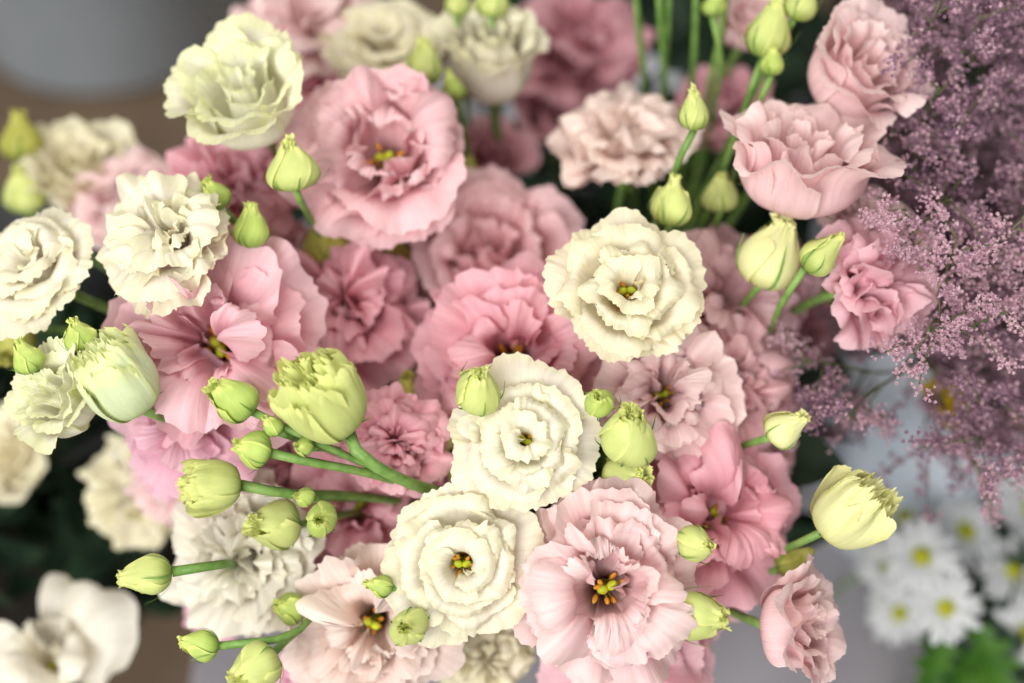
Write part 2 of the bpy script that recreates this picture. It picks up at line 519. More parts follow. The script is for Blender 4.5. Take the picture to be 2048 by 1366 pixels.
        petaloids(p.get('petaloid', 1), H * 0.75, th * 0.9)
    elif kind == 'ruffle':        # crowded double with crinkled petals
        H = p.get('H', 0.95)
        R_ = min(rf or 0.085, 0.085)
        for k_, (nn, wall, rim, zz, ha) in enumerate(((3, 0.12, 0.32, 1.0, 1.4), (4, 0.28, 0.54, 0.97, 1.2), (4, 0.42, 0.76, 0.88, 1.15), (5, 0.54, 0.92, 0.72, 1.0), (5, 0.62, 1.03, 0.50, 0.95))):
            ring(nn, wall, rim, H * zz, ha, rg.uniform(0, 6), 'open', ruf=R_, fringe=fr * 1.3, rexp=2.1, rfreq=(1.8, 3.1, 4.6), warp=0.12, imb=0.1 * rg.choice([-1, 1]), fall=0.24, cup=J(0.1), jit=1.6, crimp=1.35)
    return out


def add_stem(parent, mw, base, axis, root, r=0.0017, via=None, name='stem', mat='stem', dive=0.75):
    """stem laid out in world space, stored in the frame mw of the thing"""
    base, axis, root = Vector(base), Vector(axis), Vector(root)
    if via:
        pts = [base] + [Vector(v) for v in via]
        if root is not None:
            pts.append(root)
        P = catmull([tuple(q) for q in pts], np.linspace(0, 1, 30))
    else:
        L = (base - root).length
        P = hermite(base, -axis * L * 0.30 + FWD * L * dive, root, Vector((0, 0, -1)) * L * 0.5, 22)
    rad = np.linspace(r * 1.25, r, len(P))
    rad[:3] = [r * 1.4, r * 1.3, r * 1.25]
    V, F = tube(P, rad, 8)
    inv = np.array(mw.inverted())
    V = V @ inv[:3, :3].T + inv[:3, 3]
    st = link(name, mesh_from(name, V, F, None, M[mat]), parent)
    if via:      # a pair of narrow bracts at the node
        k = 15
        tg = P[k - 1] - P[k + 1]
        tg /= np.linalg.norm(tg)
        sd = np.cross(tg, np.array(FWD))
        sd /= np.linalg.norm(sd) + 1e-9
        for sg in (-1, 1):
            q = np.linspace(0, 1, 7)
            ln = 0.017
            mid = P[k] + sd * sg * r + (tg * q[:, None] * 0.8 + sd * sg * (q**1.6)[:, None] * 0.6) * ln
            wv = np.cross(tg, sd * sg) * 0.0022
            wq = np.sin(np.pi * np.clip(0.15 + 0.85 * q, 0, 1))[:, None] * wv
            G = np.concatenate([mid - wq, mid + wq])
            Fb = np.array([(i, i + 1, 8 + i, 7 + i) for i in range(6)])
            link('bract', mesh_from('bract', G @ inv[:3, :3].T + inv[:3, 3], Fb, None, M['sepal']), st)
    return st


def frame(axis, spin):
    z = axis.normalized()
    x = z.orthogonal().normalized()
    y = z.cross(x)
    R = Matrix((x, y, z)).transposed()
    return R @ Matrix.Rotation(spin, 3, 'Z')


BUCKET = Vector((0.02, 0.53, 0.17))
COUNT = [0]


def root_for(p):
    """where the stem of a head at p enters its bucket"""
    q = Vector((p.x, p.y, 0))
    d = q - Vector((BUCKET.x, BUCKET.y, 0))
    if d.length > 1e-6:
        d = d * min(0.28, 0.06 / d.length)
    return Vector((BUCKET.x + d.x, BUCKET.y + d.y, BUCKET.z))


def sepals(rg, parent, prof_r, size, n=5, length=0.9, lift=0.25, width=0.05, mat='sepal', fn=None):
    """narrow pointed sepals hugging the profile (list of (r,z)) and bending away at the tip"""
    for k in range(n):
        phi = 2 * math.pi * k / n + rg.normal(0, 0.12)
        ln = length * rg.uniform(0.8, 1.15)
        s = np.linspace(0, 1, 9)
        p = catmull(prof_r, s * ln * 0.6)
        r = p[:, 0] * 1.05 + 0.02 + lift * rg.uniform(0.2, 1.5) * s**3
        z = p[:, 1] - 0.01 + 0.1 * s**3 * rg.uniform(-1.2, 0.6)
        wd = width * (1 - s**1.6) * (0.6 + 0.8 * s) + 0.004
        sw = rg.normal(0, 0.25) * s**2
        V, uv = [], []
        for i in range(9):
            for e, lift2 in ((-1, 0), (0, 0.018), (1, 0)):
                a = phi + sw[i] + e * wd[i] / max(r[i], 0.15)
                V.append(((r[i] + lift2) * math.cos(a), (r[i] + lift2) * math.sin(a), z[i]))
                uv.append((e * 0.5 + 0.5, s[i]))
        F = []
        for i in range(8):
            for e in range(2):
                a = i * 3 + e
                F.append((a, a + 1, a + 4, a + 3))
        me = mesh_from('sepal', (fn(np.array(V)) if fn else np.array(V)) * size, np.array(F), np.array(uv), M[mat])
        link('sepal', me, parent)


def flower(label, px, py, d, depth, axis, kind, mat, seed, stam=None, res=1.0, root=None, via=None, group='lisianthus blooms', cz=None, stem=True, name='lisianthus_flower', cat='flower', **p):
    rg = np.random.default_rng(seed)
    ax = cam_dir(axis)
    R = d * K * depth / 2.0
    petals = []
    for a in arch(kind, rg, p):
        a = dict(a)
        nu = a.pop('nu', 36)
        prof, phi, ha = a.pop('prof'), a.pop('phi'), a.pop('ha')
        petals.append(petal(rg, prof, phi, ha, nu=max(14, int(nu * res * (1.12 if depth < 0.625 else 0.85))), nv=max(9, int(15 * res)), **a))
    allv = np.concatenate([q[0] for q in petals])
    rad = np.quantile(np.hypot(allv[:, 0], allv[:, 1]), 0.975)
    s = R / rad
    hz = np.quantile(allv[:, 2], 0.95)
    c = (0.62 if cz is None else cz) * hz * s
    centre = at(px, py, depth)
    base = centre - ax * c
    root_o = link(name, None)
    mw = Matrix.Translation(base) @ frame(ax, p.get('spin', rg.uniform(0, 6.28))).to_4x4()
    root_o.matrix_world = mw
    tag(root_o, label, cat, group)
    for V, F, uv in petals:
        me = mesh_from('petal', V * s, F, uv, M[mat])
        link('petal', me, root_o)
    # stamens and pistil
    if stam is None:
        stam = {'open': 0.5, 'rose': 0.55, 'cup': 0.0, 'ruffle': 0.0}[kind]
    if stam > 0:
        zc = stam * hz
        ns = 7
        sr = p.get('stam_r', 0.13)
        for k in range(ns):
            a = 2 * math.pi * k / ns + rg.normal(0, 0.35)
            rr = sr * rg.uniform(0.5, 1.3)
            tip = np.array((rr * math.cos(a), rr * math.sin(a), zc * rg.uniform(0.85, 1.05)))
            P = hermite((0.04 * math.cos(a), 0.04 * math.sin(a), 0), (0, 0, zc), tip, (tip[0], tip[1], zc * 0.4), 6)
            V, F = tube(P * s, np.full(6, 0.012 * s), 5)
            so = link('stamen', mesh_from('stamen', V, F, None, M['filament']), root_o)
            adir = np.array((math.cos(a) * rg.uniform(0.2, 1), math.sin(a) * rg.uniform(0.2, 1), rg.uniform(0.3, 0.9)))
            adir /= np.linalg.norm(adir)
            V, F = ellipsoid(tip * s, adir, 0.12 * s * rg.uniform(0.7, 1.3), 0.028 * s)
            link('anther', mesh_from('anther', V, F, None, M['anther']), so)
        b = MB()
        V, F = tube(np.array([(0, 0, 0), (0, 0, zc * 0.4), (0, 0, zc * 0.6), (0, 0, zc * 0.95)]) * s, np.array([0.05, 0.08, 0.03, 0.025]) * s, 8)
        b.add(V, F)
        po = b.build('pistil', M['ovary'], root_o)
        b = MB()
        for sg in (-1, 1):
            V, F = ellipsoid(np.array((sg * 0.05, 0, zc * 1.0)) * s, (sg * 0.8, 0.3, 0.5), 0.13 * s, 0.05 * s)
            b.add(V, F)
        b.build('stigma', M['stigma'], po)
    # calyx and stem
    if stem:
        prof = [(0.05, -0.02), (0.2, 0.05), (0.42, 0.2), (0.6, 0.42)]
        sepals(rg, root_o, prof, s, 5, 1.0, 0.15, 0.05)
        add_stem(root_o, mw, base, ax, root if root is not None else root_for(base), via=via, r=p.get('stem_r', 0.0017))
    return root_o


BUDP = {
    # (r,z) outlines, half-width 1
    'urn': [(0.08, 0.0), (0.52, 0.12), (0.90, 0.5), (1.0, 0.92), (0.86, 1.4), (0.62, 1.85), (0.42, 2.2), (0.33, 2.45), (0.40, 2.62)],
    'drop': [(0.08, 0.0), (0.55, 0.15), (0.94, 0.6), (0.98, 1.1), (0.76, 1.65), (0.5, 2.15), (0.32, 2.55), (0.22, 2.8), (0.24, 2.95)],
    'round': [(0.08, 0.0), (0.56, 0.10), (0.94, 0.45), (1.0, 0.85), (0.86, 1.25), (0.62, 1.62), (0.42, 1.92), (0.31, 2.12), (0.36, 2.26)],
    'wide': [(0.08, 0.0), (0.58, 0.08), (0.95, 0.42), (1.02, 0.80), (0.92, 1.2), (0.74, 1.58), (0.56, 1.88), (0.47, 2.08), (0.54, 2.22)],
    'tulip': [(0.08, 0.0), (0.56, 0.06), (0.93, 0.42), (1.02, 0.82), (0.95, 1.25), (0.83, 1.62), (0.72, 1.88), (0.70, 2.06), (0.82, 2.22)],
    'long': [(0.08, 0.0), (0.5, 0.2), (0.9, 0.8), (1.0, 1.4), (0.85, 2.1), (0.6, 2.7), (0.42, 3.1), (0.36, 3.3), (0.42, 3.5)],
}


def bud(label, px, py, wpx, depth, axis, shape='urn', mat='bud', seed=1, sep=True, root=None, via=None, stem=True, inner=True, group='lisianthus buds', fringe=0.016, stem_r=0.0013):
    rg = np.random.default_rng(seed + 900)
    ax = cam_dir(axis)
    s = wpx * 0.93 * K * depth / 2.0
    prof = np.array(BUDP[shape], float)
    prof = prof * np.array([1.0, rg.uniform(0.93, 1.07)])
    hz = prof[-1, 1]
    centre = at(px, py, depth)
    base = centre - ax * (hz * 0.5 * s)
    o = link('lisianthus_bud', None)
    mw = Matrix.Translation(base) @ frame(ax, rg.uniform(0, 6.28)).to_4x4()
    o.matrix_world = mw
    tag(o, label, 'bud', group)
    tw = rg.uniform(0.8, 1.5)
    ph1, ph2, ph3 = rg.uniform(0, 6.28, 3)
    bd, l2, l3 = rg.uniform(0.02, 0.11), rg.uniform(0.04, 0.10), rg.uniform(0.02, 0.07)

    def shape_it(V):
        a = np.arctan2(V[:, 1], V[:, 0])
        q = V[:, 2] / hz
        f = 1 + (l2 * np.sin(2 * a + ph1 + 2.2 * q) + l3 * np.sin(3 * a + ph2 - 1.5 * q)) * np.clip(q * 4, 0, 1)
        W = V.copy()
        W[:, 0] = V[:, 0] * f + bd * hz * q**2 * math.cos(ph3)
        W[:, 1] = V[:, 1] * f + bd * hz * q**2 * math.sin(ph3)
        return W
    NB = 4
    for k in range(NB):
        pr = prof.copy()
        j = rg.normal(0, 0.03)
        pr[:, 0] *= 1 + j
        pr[-3:, 0] *= rg.uniform(0.6, 1.12)
        pr[-2:, 1] += np.array([0.5, 1.0]) * rg.normal(-0.02, 0.13)
        V, F, uv = petal(rg, pr, 2 * math.pi * k / NB + rg.normal(0, 0.12), rg.uniform(1.25, 1.5), nu=38, nv=20, fall=0.05, fp=2.5, imb=0.11, twist=tw, ruf=0.045, rfreq=(1.7, 3.1, 4.5), fringe=fringe, rexp=7, warp=0.02, asym=rg.choice([0.04, 0.12, 0.26, 0.38]), crimp=1.8, cs=0.88, tooth=0.6)
        link('petal', mesh_from('petal', shape_it(V) * s, F, uv, M[mat]), o)
    if inner:
        for k in range(6):
            rn = prof[-3, 0]
            pr = np.array([(0.1, hz * 0.35), (rn * 0.5, hz * 0.6), (rn * 0.35, hz * 0.82), (rn * rg.uniform(0.2, 1.0), hz * rg.uniform(0.92, 1.03))])
            V, F, uv = petal(rg, pr, 2 * math.pi * k / 6 + rg.normal(0, 0.3), 1.0, nu=26, nv=9, fall=0.1, ruf=0.16 * rn + 0.02, rfreq=(3, 5), fringe=fringe * 0.6, rexp=1.5, warp=0.05, crimp=1.0)
            link('inner_petal', mesh_from('inner_petal', shape_it(V) * s, F, uv, M[mat]), o)
    if sep:
        sepals(rg, o, prof, s, 5, rg.uniform(0.9, 1.25), 0.5, 0.075, fn=shape_it)
    if stem:
        add_stem(o, mw, base, ax, root if root is not None else root_for(base), r=stem_r, via=via)
    return o


# ------------------------------------------------------------------ the setting
def box_mesh(name, lo, hi, bev, mat):
    import bmesh
    bm = bmesh.new()
    bmesh.ops.create_cube(bm, size=1.0)
    for v in bm.verts:
        v.co = Vector([lo[i] + (v.co[i] + 0.5) * (hi[i] - lo[i]) for i in range(3)])
    if bev > 0:
        bmesh.ops.bevel(bm, geom=bm.edges[:], offset=bev, segments=3, affect='EDGES', profile=0.5)
    me = bpy.data.meshes.new(name)
    bm.to_mesh(me)
    bm.free()
    me.materials.append(mat)
    return me


tag(link('floor', mesh_from('floor', np.array([(-4, -1, 0), (4, -1, 0), (4, 6, 0), (-4, 6, 0)], float), np.array([(0, 1, 2, 3)]), None, M['floor'], False)), kind='structure')


def revolve(prof, seg=64):
    prof = np.array(prof, float)
    a = np.linspace(0, 2 * np.pi, seg, endpoint=False)
    V = np.stack([prof[:, 0][:, None] * np.cos(a), prof[:, 0][:, None] * np.sin(a), np.repeat(prof[:, 1][:, None], seg, 1)], -1)
    n = len(prof)
    idx = np.arange(n * seg).reshape(n, seg)
    F = np.stack([idx[:-1], np.roll(idx[:-1], -1, 1), np.roll(idx[1:], -1, 1), idx[1:]], -1).reshape(-1, 4)
    return V.reshape(-1, 3), F


def bucket(label, loc, r, h, mat, water=True, taper=0.8):
    o = link('bucket', None)
    o.location = loc
    tag(o, label, 'bucket', 'flower buckets')
    prof = [(0.001, 0.002), (r * taper - 0.008, 0.002), (r * taper, 0.008), (r - 0.002, h - 0.02), (r + 0.005, h - 0.018), (r + 0.006, h - 0.002), (r + 0.002, h), (r - 0.004, h - 0.002), (r * taper - 0.004, 0.012), (0.001, 0.01)]
    V, F = revolve(prof)
    link('bucket_wall', mesh_from('bucket_wall', V, F, None, M[mat]), o)
    V, F = revolve([(r + 0.0065, h - 0.012), (r + 0.009, h - 0.008), (r + 0.009, h - 0.004), (r + 0.0065, h - 0.001)])
    link('rim', mesh_from('rim', V, F, None, M[mat]), o)
    if water:
        V, F = revolve([(0.001, h * 0.6), (r * (taper + (1 - taper) * 0.58) - 0.004, h * 0.6)])
        link('water', mesh_from('water', V, F, None, M['water']), o)
    return o


bench = link('display_bench', None)
bench.location = (0.0, 0.0, 0.0)
tag(bench, 'grey painted bench board under the flower buckets', 'bench')
link('bench_top', box_mesh('bench_top', (-0.205, 0.22, 0.09), (0.9, 1.02, 0.12), 0.004, M['bench']), bench)
for lx, ly in ((-0.17, 0.26), (0.86, 0.26), (-0.17, 0.98), (0.86, 0.98)):
    link('leg', box_mesh('leg', (lx - 0.02, ly - 0.02, 0.0), (lx + 0.02, ly + 0.02, 0.0895), 0.002, M['bench']), bench)

bucket('grey bucket standing on the brown floor, out of focus', (-0.43, 1.26, 0.0), 0.155, 0.26, 'greybucket', water=True, taper=0.92)
bucket('dark bucket hidden under the pink and cream blooms', (0.02, 0.53, 0.121), 0.088, 0.165, 'blackpot')
bucket('white bucket glimpsed in the dark gap behind the blooms', (0.065, 0.80, 0.121), 0.06, 0.15, 'whitebucket')
bucket('black bucket of dark leaves beside the bench', (-0.34, 0.60, 0.0), 0.125, 0.25, 'blackpot')


# ------------------------------------------------------------------ leaves
def leaf_mesh(rg, L, W, nu=7, nv=9, bend=0.5, fold=0.3, lobes=0.0):
    u1 = np.linspace(-1, 1, nu)
    s = np.linspace(0, 1, nv)
    u, v = np.meshgrid(u1, s, indexing='ij')
    wd = W * (np.sin(np.pi * np.clip(v, 0, 1)**0.8)**0.8 + 0.02)
    if lobes:
        wd = wd * (1 - lobes * (0.5 + 0.5 * np.cos(2 * np.pi * v * 4.0)) * np.abs(u)**1)
    a = bend * v
    x = u * wd
    y = L * v * np.cos(a * 0.6)
    z = -L * v * np.sin(a * 0.5) * bend + fold * np.abs(u) * wd + 0.06 * W * np.sin(7 * v + rg.uniform(0, 6)) * u
    return np.stack([x, y, z], -1).reshape(-1, 3), grid_faces(nu, nv), np.stack([u * .5 + .5, v], -1).reshape(-1, 2)


def rot_from(dirv, spin):
    d = Vector(dirv).normalized()
    x = d.orthogonal().normalized()
    R = Matrix((x, d, x.cross(d))).transposed()
    return np.array(R @ Matrix.Rotation(spin, 3, 'Y'))


def leaf_mass(name, label, boxlo, boxhi, n, L, W, mat, seed, spread=1.0, cond=None):
    rg = np.random.default_rng(seed)
    b = MB()
    while n > 0:
        p = np.array([rg.uniform(boxlo[i], boxhi[i]) for i in range(3)])
        n -= 1
        if cond and not cond(p):
            continue
        dv = (rg.normal(0, spread), rg.normal(0, spread), rg.uniform(0.1, 1.0))
        V, F, uv = leaf_mesh(rg, L * rg.uniform(0.6, 1.3), W * rg.uniform(0.7, 1.3), bend=rg.uniform(0.2, 1.2))
        b.add(V @ rot_from(dv, rg.uniform(0, 6.28)).T + p, F, uv)
    o = b.build(name, M[mat])
    tag(o, label, 'leaves', kind='stuff')
    return o


leaf_mass('lisianthus_leaves', 'dark green leaves between the lisianthus stems', (-0.15, 0.45, 0.2), (0.16, 0.74, 0.34), 260, 0.06, 0.013, 'leaf', 5, 0.8)
leaf_mass('dark_leaves', 'dark green leaves in the black bucket', (-0.48, 0.44, 0.14), (-0.22, 0.62, 0.25), 200, 0.07, 0.016, 'leaf', 6, 1.0)
leaf_mass('shadow_leaves', 'dark leaves behind the tall stems', (0.0, 0.7, 0.13), (0.5, 1.02, 0.36), 420, 0.07, 0.016, 'leaf', 7, 0.9, cond=lambda p: (p[0] - 0.065)**2 + (p[1] - 0.80)**2 > 0.005)
leaf_mass('daisy_leaves', 'dark green leaves among the white daisies', (0.25, 0.40, 0.13), (0.48, 0.62, 0.21), 260, 0.05, 0.014, 'leaf', 8, 0.9)

# ------------------------------------------------------------------ lisianthus blooms: label, x, y, width (px), depth, axis (right, up, towards camera), kind, material, seed
FL = flower
FL('cream bloom with green-tinged fringed petals in front of the grey bucket', 488, 190, 275, 0.655, (-0.10, 0.48, 0.87), 'cup', 'creamgreen', 11, H=1.15, flare=1.25, ruf=0.06, stam=0)
FL('cream bloom on an upright stem at the top, beside two green buds', 985, 108, 195, 0.73, (0.02, 0.62, 0.79), 'cup', 'cream', 12, H=1.6, flare=0.85, stam=0)
FL('blurred cream bloom behind the two green teardrop buds', 765, 90, 240, 0.745, (-0.05, 0.5, 0.86), 'rose', 'butter', 13, H=1.0, open=0.7, res=0.75, stam=0)
FL('blurred pale pink bloom cut off by the top edge', 615, 45, 297, 0.77, (-0.2, 0.55, 0.8), 'open', 'palepink', 14, res=0.75)
FL('open pink bloom with yellow stamens below the cream ones', 768, 312, 363, 0.675, (-0.08, 0.22, 0.97), 'open', 'warmpink', 15, ruf=0.06, throat=0.38, stam_r=0.2, stam=0.6)
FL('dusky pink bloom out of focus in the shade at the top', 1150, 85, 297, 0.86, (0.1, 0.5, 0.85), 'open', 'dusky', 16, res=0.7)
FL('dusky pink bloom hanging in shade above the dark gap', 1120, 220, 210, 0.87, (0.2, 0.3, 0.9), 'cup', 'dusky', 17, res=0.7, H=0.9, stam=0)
FL('peach ruffled bloom seen from the side above the dark gap', 1240, 278, 270, 0.71, (-0.12, 0.78, 0.62), 'ruffle', 'peach', 18, H=1.0)
FL('pale pink rose-like bloom against the purple sprays', 1718, 140, 255, 0.655, (0.42, 0.36, 0.83), 'cup', 'palepink', 19, H=1.25, flare=0.95, ruf=0.05, stam=0)
FL('pink cup-shaped bloom seen from the side, right of the upright stems', 1600, 322, 345, 0.635, (0.12, 0.80, 0.58), 'cup', 'palepink', 20, H=1.0, flare=1.0, fringe=0.015, ruf=0.08, stam=0)
FL('small deep pink bloom behind the upright bud', 1450, 215, 209, 0.78, (0, 0.5, 0.86), 'ruffle', 'deeppink', 21, res=0.75)
FL('pale pink bloom behind the green bud at the top edge', 1500, 40, 150, 0.73, (0.1, 0.5, 0.86), 'cup', 'palepink', 22, res=0.75, stam=0)
FL('blurred cream bloom beside two green buds at far left', 160, 345, 215, 0.78, (0.05, 0.6, 0.8), 'cup', 'butter', 23, H=1.3, res=0.75, stam=0)
FL('blurred pink bloom between two cream blooms at the left', 255, 400, 220, 0.76, (0, 0.5, 0.86), 'ruffle', 'palepink', 24, res=0.75)
FL('pink ruffled bloom behind the buds below the cream bloom', 465, 385, 308, 0.705, (0, 0.4, 0.9), 'ruffle', 'deeppink', 25)
FL('cream ruffled bloom lying over the big pink bloom', 335, 475, 275, 0.62, (-0.22, 0.45, 0.87), 'ruffle', 'cream', 26, ruf=0.09, H=0.9, stam=0.7)
FL('ivory rose-like bloom cut off by the left edge', 68, 535, 255, 0.635, (-0.25, 0.42, 0.87), 'rose', 'cream', 27, H=1.15, open=0.65)
FL('large pink wavy bloom with an amber centre', 430, 690, 440, 0.635, (0.0, 0.12, 0.99), 'open', 'pink', 128, ruf=0.1, throat=0.24)
FL('pink ruffled bloom behind the largest bud', 690, 610, 297, 0.685, (0.1, 0.3, 0.95), 'ruffle', 'deeppink', 29)
FL('soft pink bloom in the middle behind the sharp cream ones', 980, 505, 320, 0.72, (0.1, 0.5, 0.86), 'cup', 'warmpink', 30, H=1.0, flare=1.05, ruf=0.08, stam=0)
FL('cream fringed rose-like bloom high in the middle right', 1255, 578, 300, 0.61, (0.0, 0.26, 0.96), 'rose', 'butter', 31, H=0.85, hole=0.2, ruf=0.055, fringe=0.0255)
FL('pink bloom tucked behind the high cream rose-like one', 1440, 600, 319, 0.685, (0.3, 0.4, 0.86), 'open', 'warmpink', 32, ruf=0.09)
FL('pink ruffled bloom with a deep hollow centre above the small buds', 1025, 712, 374, 0.66, (0, 0.15, 0.98), 'open', 'deeppink', 33, ruf=0.09, fringe=0.025, throat=0.32, H=1.0)
FL('pale pink bloom with yellow stamens beside the tufted bud', 1325, 785, 286, 0.64, (0, 0.25, 0.96), 'open', 'palepink', 34, ruf=0.11)
FL('pink bloom right of the pale one, near the single yellow bud', 1462, 785, 291, 0.67, (0.35, 0.1, 0.93), 'ruffle', 'warmpink', 35)
FL('small green-edged cream bloom under the tufted bud at left', 120, 795, 205, 0.605, (-0.45, 0.3, 0.84), 'cup', 'creamgreen', 36, H=1.2, flare=1.0, ruf=0.07, fringe=0.025, stam=0)
FL('lilac pink bloom below the large wavy pink one', 385, 850, 297, 0.645, (-0.2, -0.1, 0.97), 'open', 'lilac', 37, ruf=0.1)
FL('small deep pink ruffled bloom left of the cream rosette', 790, 885, 209, 0.635, (0.1, 0.2, 0.97), 'ruffle', 'deeppink', 38)
FL('dusky pink bloom under the branching bud stems', 715, 1010, 297, 0.675, (0.1, 0.1, 0.98), 'open', 'deeppink', 39, ruf=0.06)
FL('cream rosette bloom, upper of the two in sharp focus', 1050, 880, 300, 0.60, (0, 0.12, 0.99), 'rose', 'cream', 40, H=0.8, hole=0.13, fringe=0.025, ruf=0.04)
FL('cream rosette bloom with amber stamens, lower of the two sharp ones', 925, 1128, 312, 0.60, (-0.03, 0.05, 1), 'rose', 'cream', 41, H=0.75, hole=0.22, ruf=0.04, stam=0.6)
FL('open pink bloom with a two-lobed green pistil in sharp focus', 1215, 1175, 385, 0.605, (0.02, 0.12, 0.99), 'open', 'palepink', 42, ruf=0.075, throat=0.32, stam=0.6)
FL('deep pink bloom behind the small bud at lower right', 1440, 1030, 341, 0.645, (0.25, 0.15, 0.96), 'open', 'deeppink', 43, ruf=0.1)
FL('deep pink ruffled bloom above the deep pink open one', 1390, 925, 253, 0.665, (0.2, 0.3, 0.93), 'ruffle', 'deeppink', 44)
FL('pale pink side-facing bloom over the grey bench', 1600, 1250, 250, 0.612, (0.80, 0.18, 0.58), 'cup', 'palepink', 45, H=0.95, flare=1.1, ruf=0.07, stam=0)
FL('pink bloom cut off by the bottom edge', 1260, 1330, 330, 0.65, (0.05, -0.1, 0.99), 'open', 'pink', 46, ruf=0.08)
FL('small cream bloom half hidden below the sharp cream rosette', 970, 1310, 190, 0.68, (0, 0, 1), 'ruffle', 'butter', 47, res=0.8)
FL('pale peach bloom with a yellow centre behind the round bud', 745, 1245, 330, 0.64, (-0.05, 0.05, 1), 'open', 'peach', 48, ruf=0.09, stam=0.7, fringe=0.025)
FL('soft white ruffled bloom behind the row of green buds', 485, 1115, 315, 0.655, (-0.25, 0.0, 0.97), 'ruffle', 'white', 49)
FL('blurred cream bloom against the dark leaves', 272, 985, 235, 0.77, (-0.5, 0.15, 0.85), 'ruffle', 'butter', 50, res=0.8)
FL('blurred white bloom in the bottom corner beside the dark leaves', 105, 1320, 320, 0.74, (-0.1, 0.45, 0.9), 'open', 'white', 51, loose=True, ruf=0.1, fringe=0.01, root=(-0.30, 0.55, 0.16))
FL('blurred cream bloom cut off by the left edge near the dark leaves', 25, 905, 190, 0.80, (-0.3, 0.1, 0.95), 'cup', 'butter', 52, res=0.75, H=0.9, stam=0, root=(-0.32, 0.58, 0.16))
FL('small lilac pink bloom peeping out under the soft white one', 440, 1220, 143, 0.72, (-0.2, -0.3, 0.93), 'ruffle', 'lilac', 53, res=0.75)
FL('small lilac pink bloom at the bottom edge by the green bud', 610, 1345, 121, 0.68, (-0.1, -0.1, 0.98), 'ruffle', 'lilac', 54, res=0.75)
FL('pink bloom with hanging petals beside the purple sprays', 1745, 570, 265, 0.64, (0.6, 0.15, 0.78), 'open', 'pink', 55, ruf=0.13, stam=0)
FL('blurred pink bloom under the pink cup-shaped one', 1720, 450, 198, 0.68, (0.4, 0.3, 0.86), 'ruffle', 'palepink', 56)
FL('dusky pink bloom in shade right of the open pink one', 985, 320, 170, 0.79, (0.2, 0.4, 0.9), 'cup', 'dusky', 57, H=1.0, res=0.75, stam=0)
FL('dusky pink bloom in shade between cream and pink ones', 640, 180, 187, 0.77, (0, 0.4, 0.9), 'ruffle', 'deeppink', 58, res=0.75)
FL('faint pale bloom deep between the pink ones', 820, 640, 231, 0.75, (0, 0.4, 0.9), 'open', 'palepink', 59, res=0.75)
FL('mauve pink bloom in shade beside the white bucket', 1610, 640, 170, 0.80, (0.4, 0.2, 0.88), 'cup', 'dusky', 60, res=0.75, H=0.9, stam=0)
FL('deep pink bloom in shade behind the branching bud stems', 590, 925, 231, 0.68, (-0.1, 0.2, 0.97), 'ruffle', 'deeppink', 61)
FL('pale pink bloom in shade under the large wavy pink one', 560, 800, 220, 0.69, (0.1, 0.2, 0.97), 'open', 'pink', 62)
FL('pink bloom in shade below the olive bud', 590, 560, 210, 0.70, (0, 0.3, 0.95), 'ruffle', 'pink', 63)
FL('pink bloom filling the gap under the high cream one', 1190, 690, 220, 0.69, (0, 0.2, 0.97), 'ruffle', 'pink', 64)
FL('pink bloom at the right rim of the bunch by the thin sprays', 1500, 880, 200, 0.69, (0.4, 0.1, 0.9), 'open', 'warmpink', 65)
FL('pink bloom in shade between the two sharp rosettes and the stems', 850, 985, 190, 0.69, (0, 0.1, 0.98), 'ruffle', 'deeppink', 66)
FL('pink bloom at the right under the slim pointed bud', 1560, 560, 180, 0.71, (0.3, 0.3, 0.9), 'ruffle', 'pink', 67)
FL('pale pink bloom low at the right side beneath the hanging petals', 1790, 500, 190, 0.665, (0.5, 0.3, 0.8), 'open', 'palepink', 68)
FL('pink bloom in shade right of the sharp open pink one', 1370, 1190, 210, 0.66, (0.1, 0.0, 0.99), 'ruffle', 'pink', 69)
FL('pink bloom at the right rim below the pale yellow drooping bud', 1505, 715, 200, 0.69, (0.4, 0.2, 0.9), 'ruffle', 'warmpink', 70)
FL('pale bloom in shade under the lilac pink one', 350, 960, 170, 0.73, (-0.2, 0.1, 0.97), 'ruffle', 'palepink', 71)

# ------------------------------------------------------------------ buds: label, x, y, width (px), depth, axis, shape, material, seed
B = bud
B('larger green teardrop bud at the top between cream blooms', 847, 125, 76, 0.70, (0.05, 0.95, 0.2), 'urn', 'bud', 1)
B('smaller green teardrop bud leaning left at the top', 905, 172, 52, 0.70, (-0.25, 0.95, 0.2), 'drop', 'budgreen', 2)
B('plump yellow-green bud with a bent tip under the top cream bloom', 583, 330, 104, 0.63, (-0.1, 0.92, 0.35), 'round', 'bud', 3)
B('narrow green bud with a frilled tip leaning left', 428, 388, 58, 0.63, (-0.45, 0.85, 0.3), 'urn', 'budgreen', 4)
B('green bud standing right of the frilled leaning one', 502, 450, 72, 0.63, (0.0, 0.93, 0.35), 'urn', 'budgreen', 5)
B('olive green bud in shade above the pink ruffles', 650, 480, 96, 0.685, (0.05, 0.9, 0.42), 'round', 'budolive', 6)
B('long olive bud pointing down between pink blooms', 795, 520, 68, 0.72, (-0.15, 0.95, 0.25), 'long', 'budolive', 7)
B('slim olive bud beside the open pink bloom', 935, 345, 46, 0.74, (0.05, 0.97, 0.2), 'long', 'budolive', 8)
B('upright yellow-green bud over the peach ruffled bloom', 1390, 220, 66, 0.63, (0.02, 0.95, 0.3), 'urn', 'bud', 9, via=[at(1372, 290, 0.635), at(1340, 370, 0.66)])
B('crumpled yellow-green bud under the peach ruffled bloom', 1347, 402, 88, 0.64, (0.12, 0.95, 0.3), 'urn', 'bud', 10)
B('soft green bud right of the crumpled one', 1440, 385, 76, 0.68, (-0.05, 0.95, 0.3), 'round', 'bud', 11)
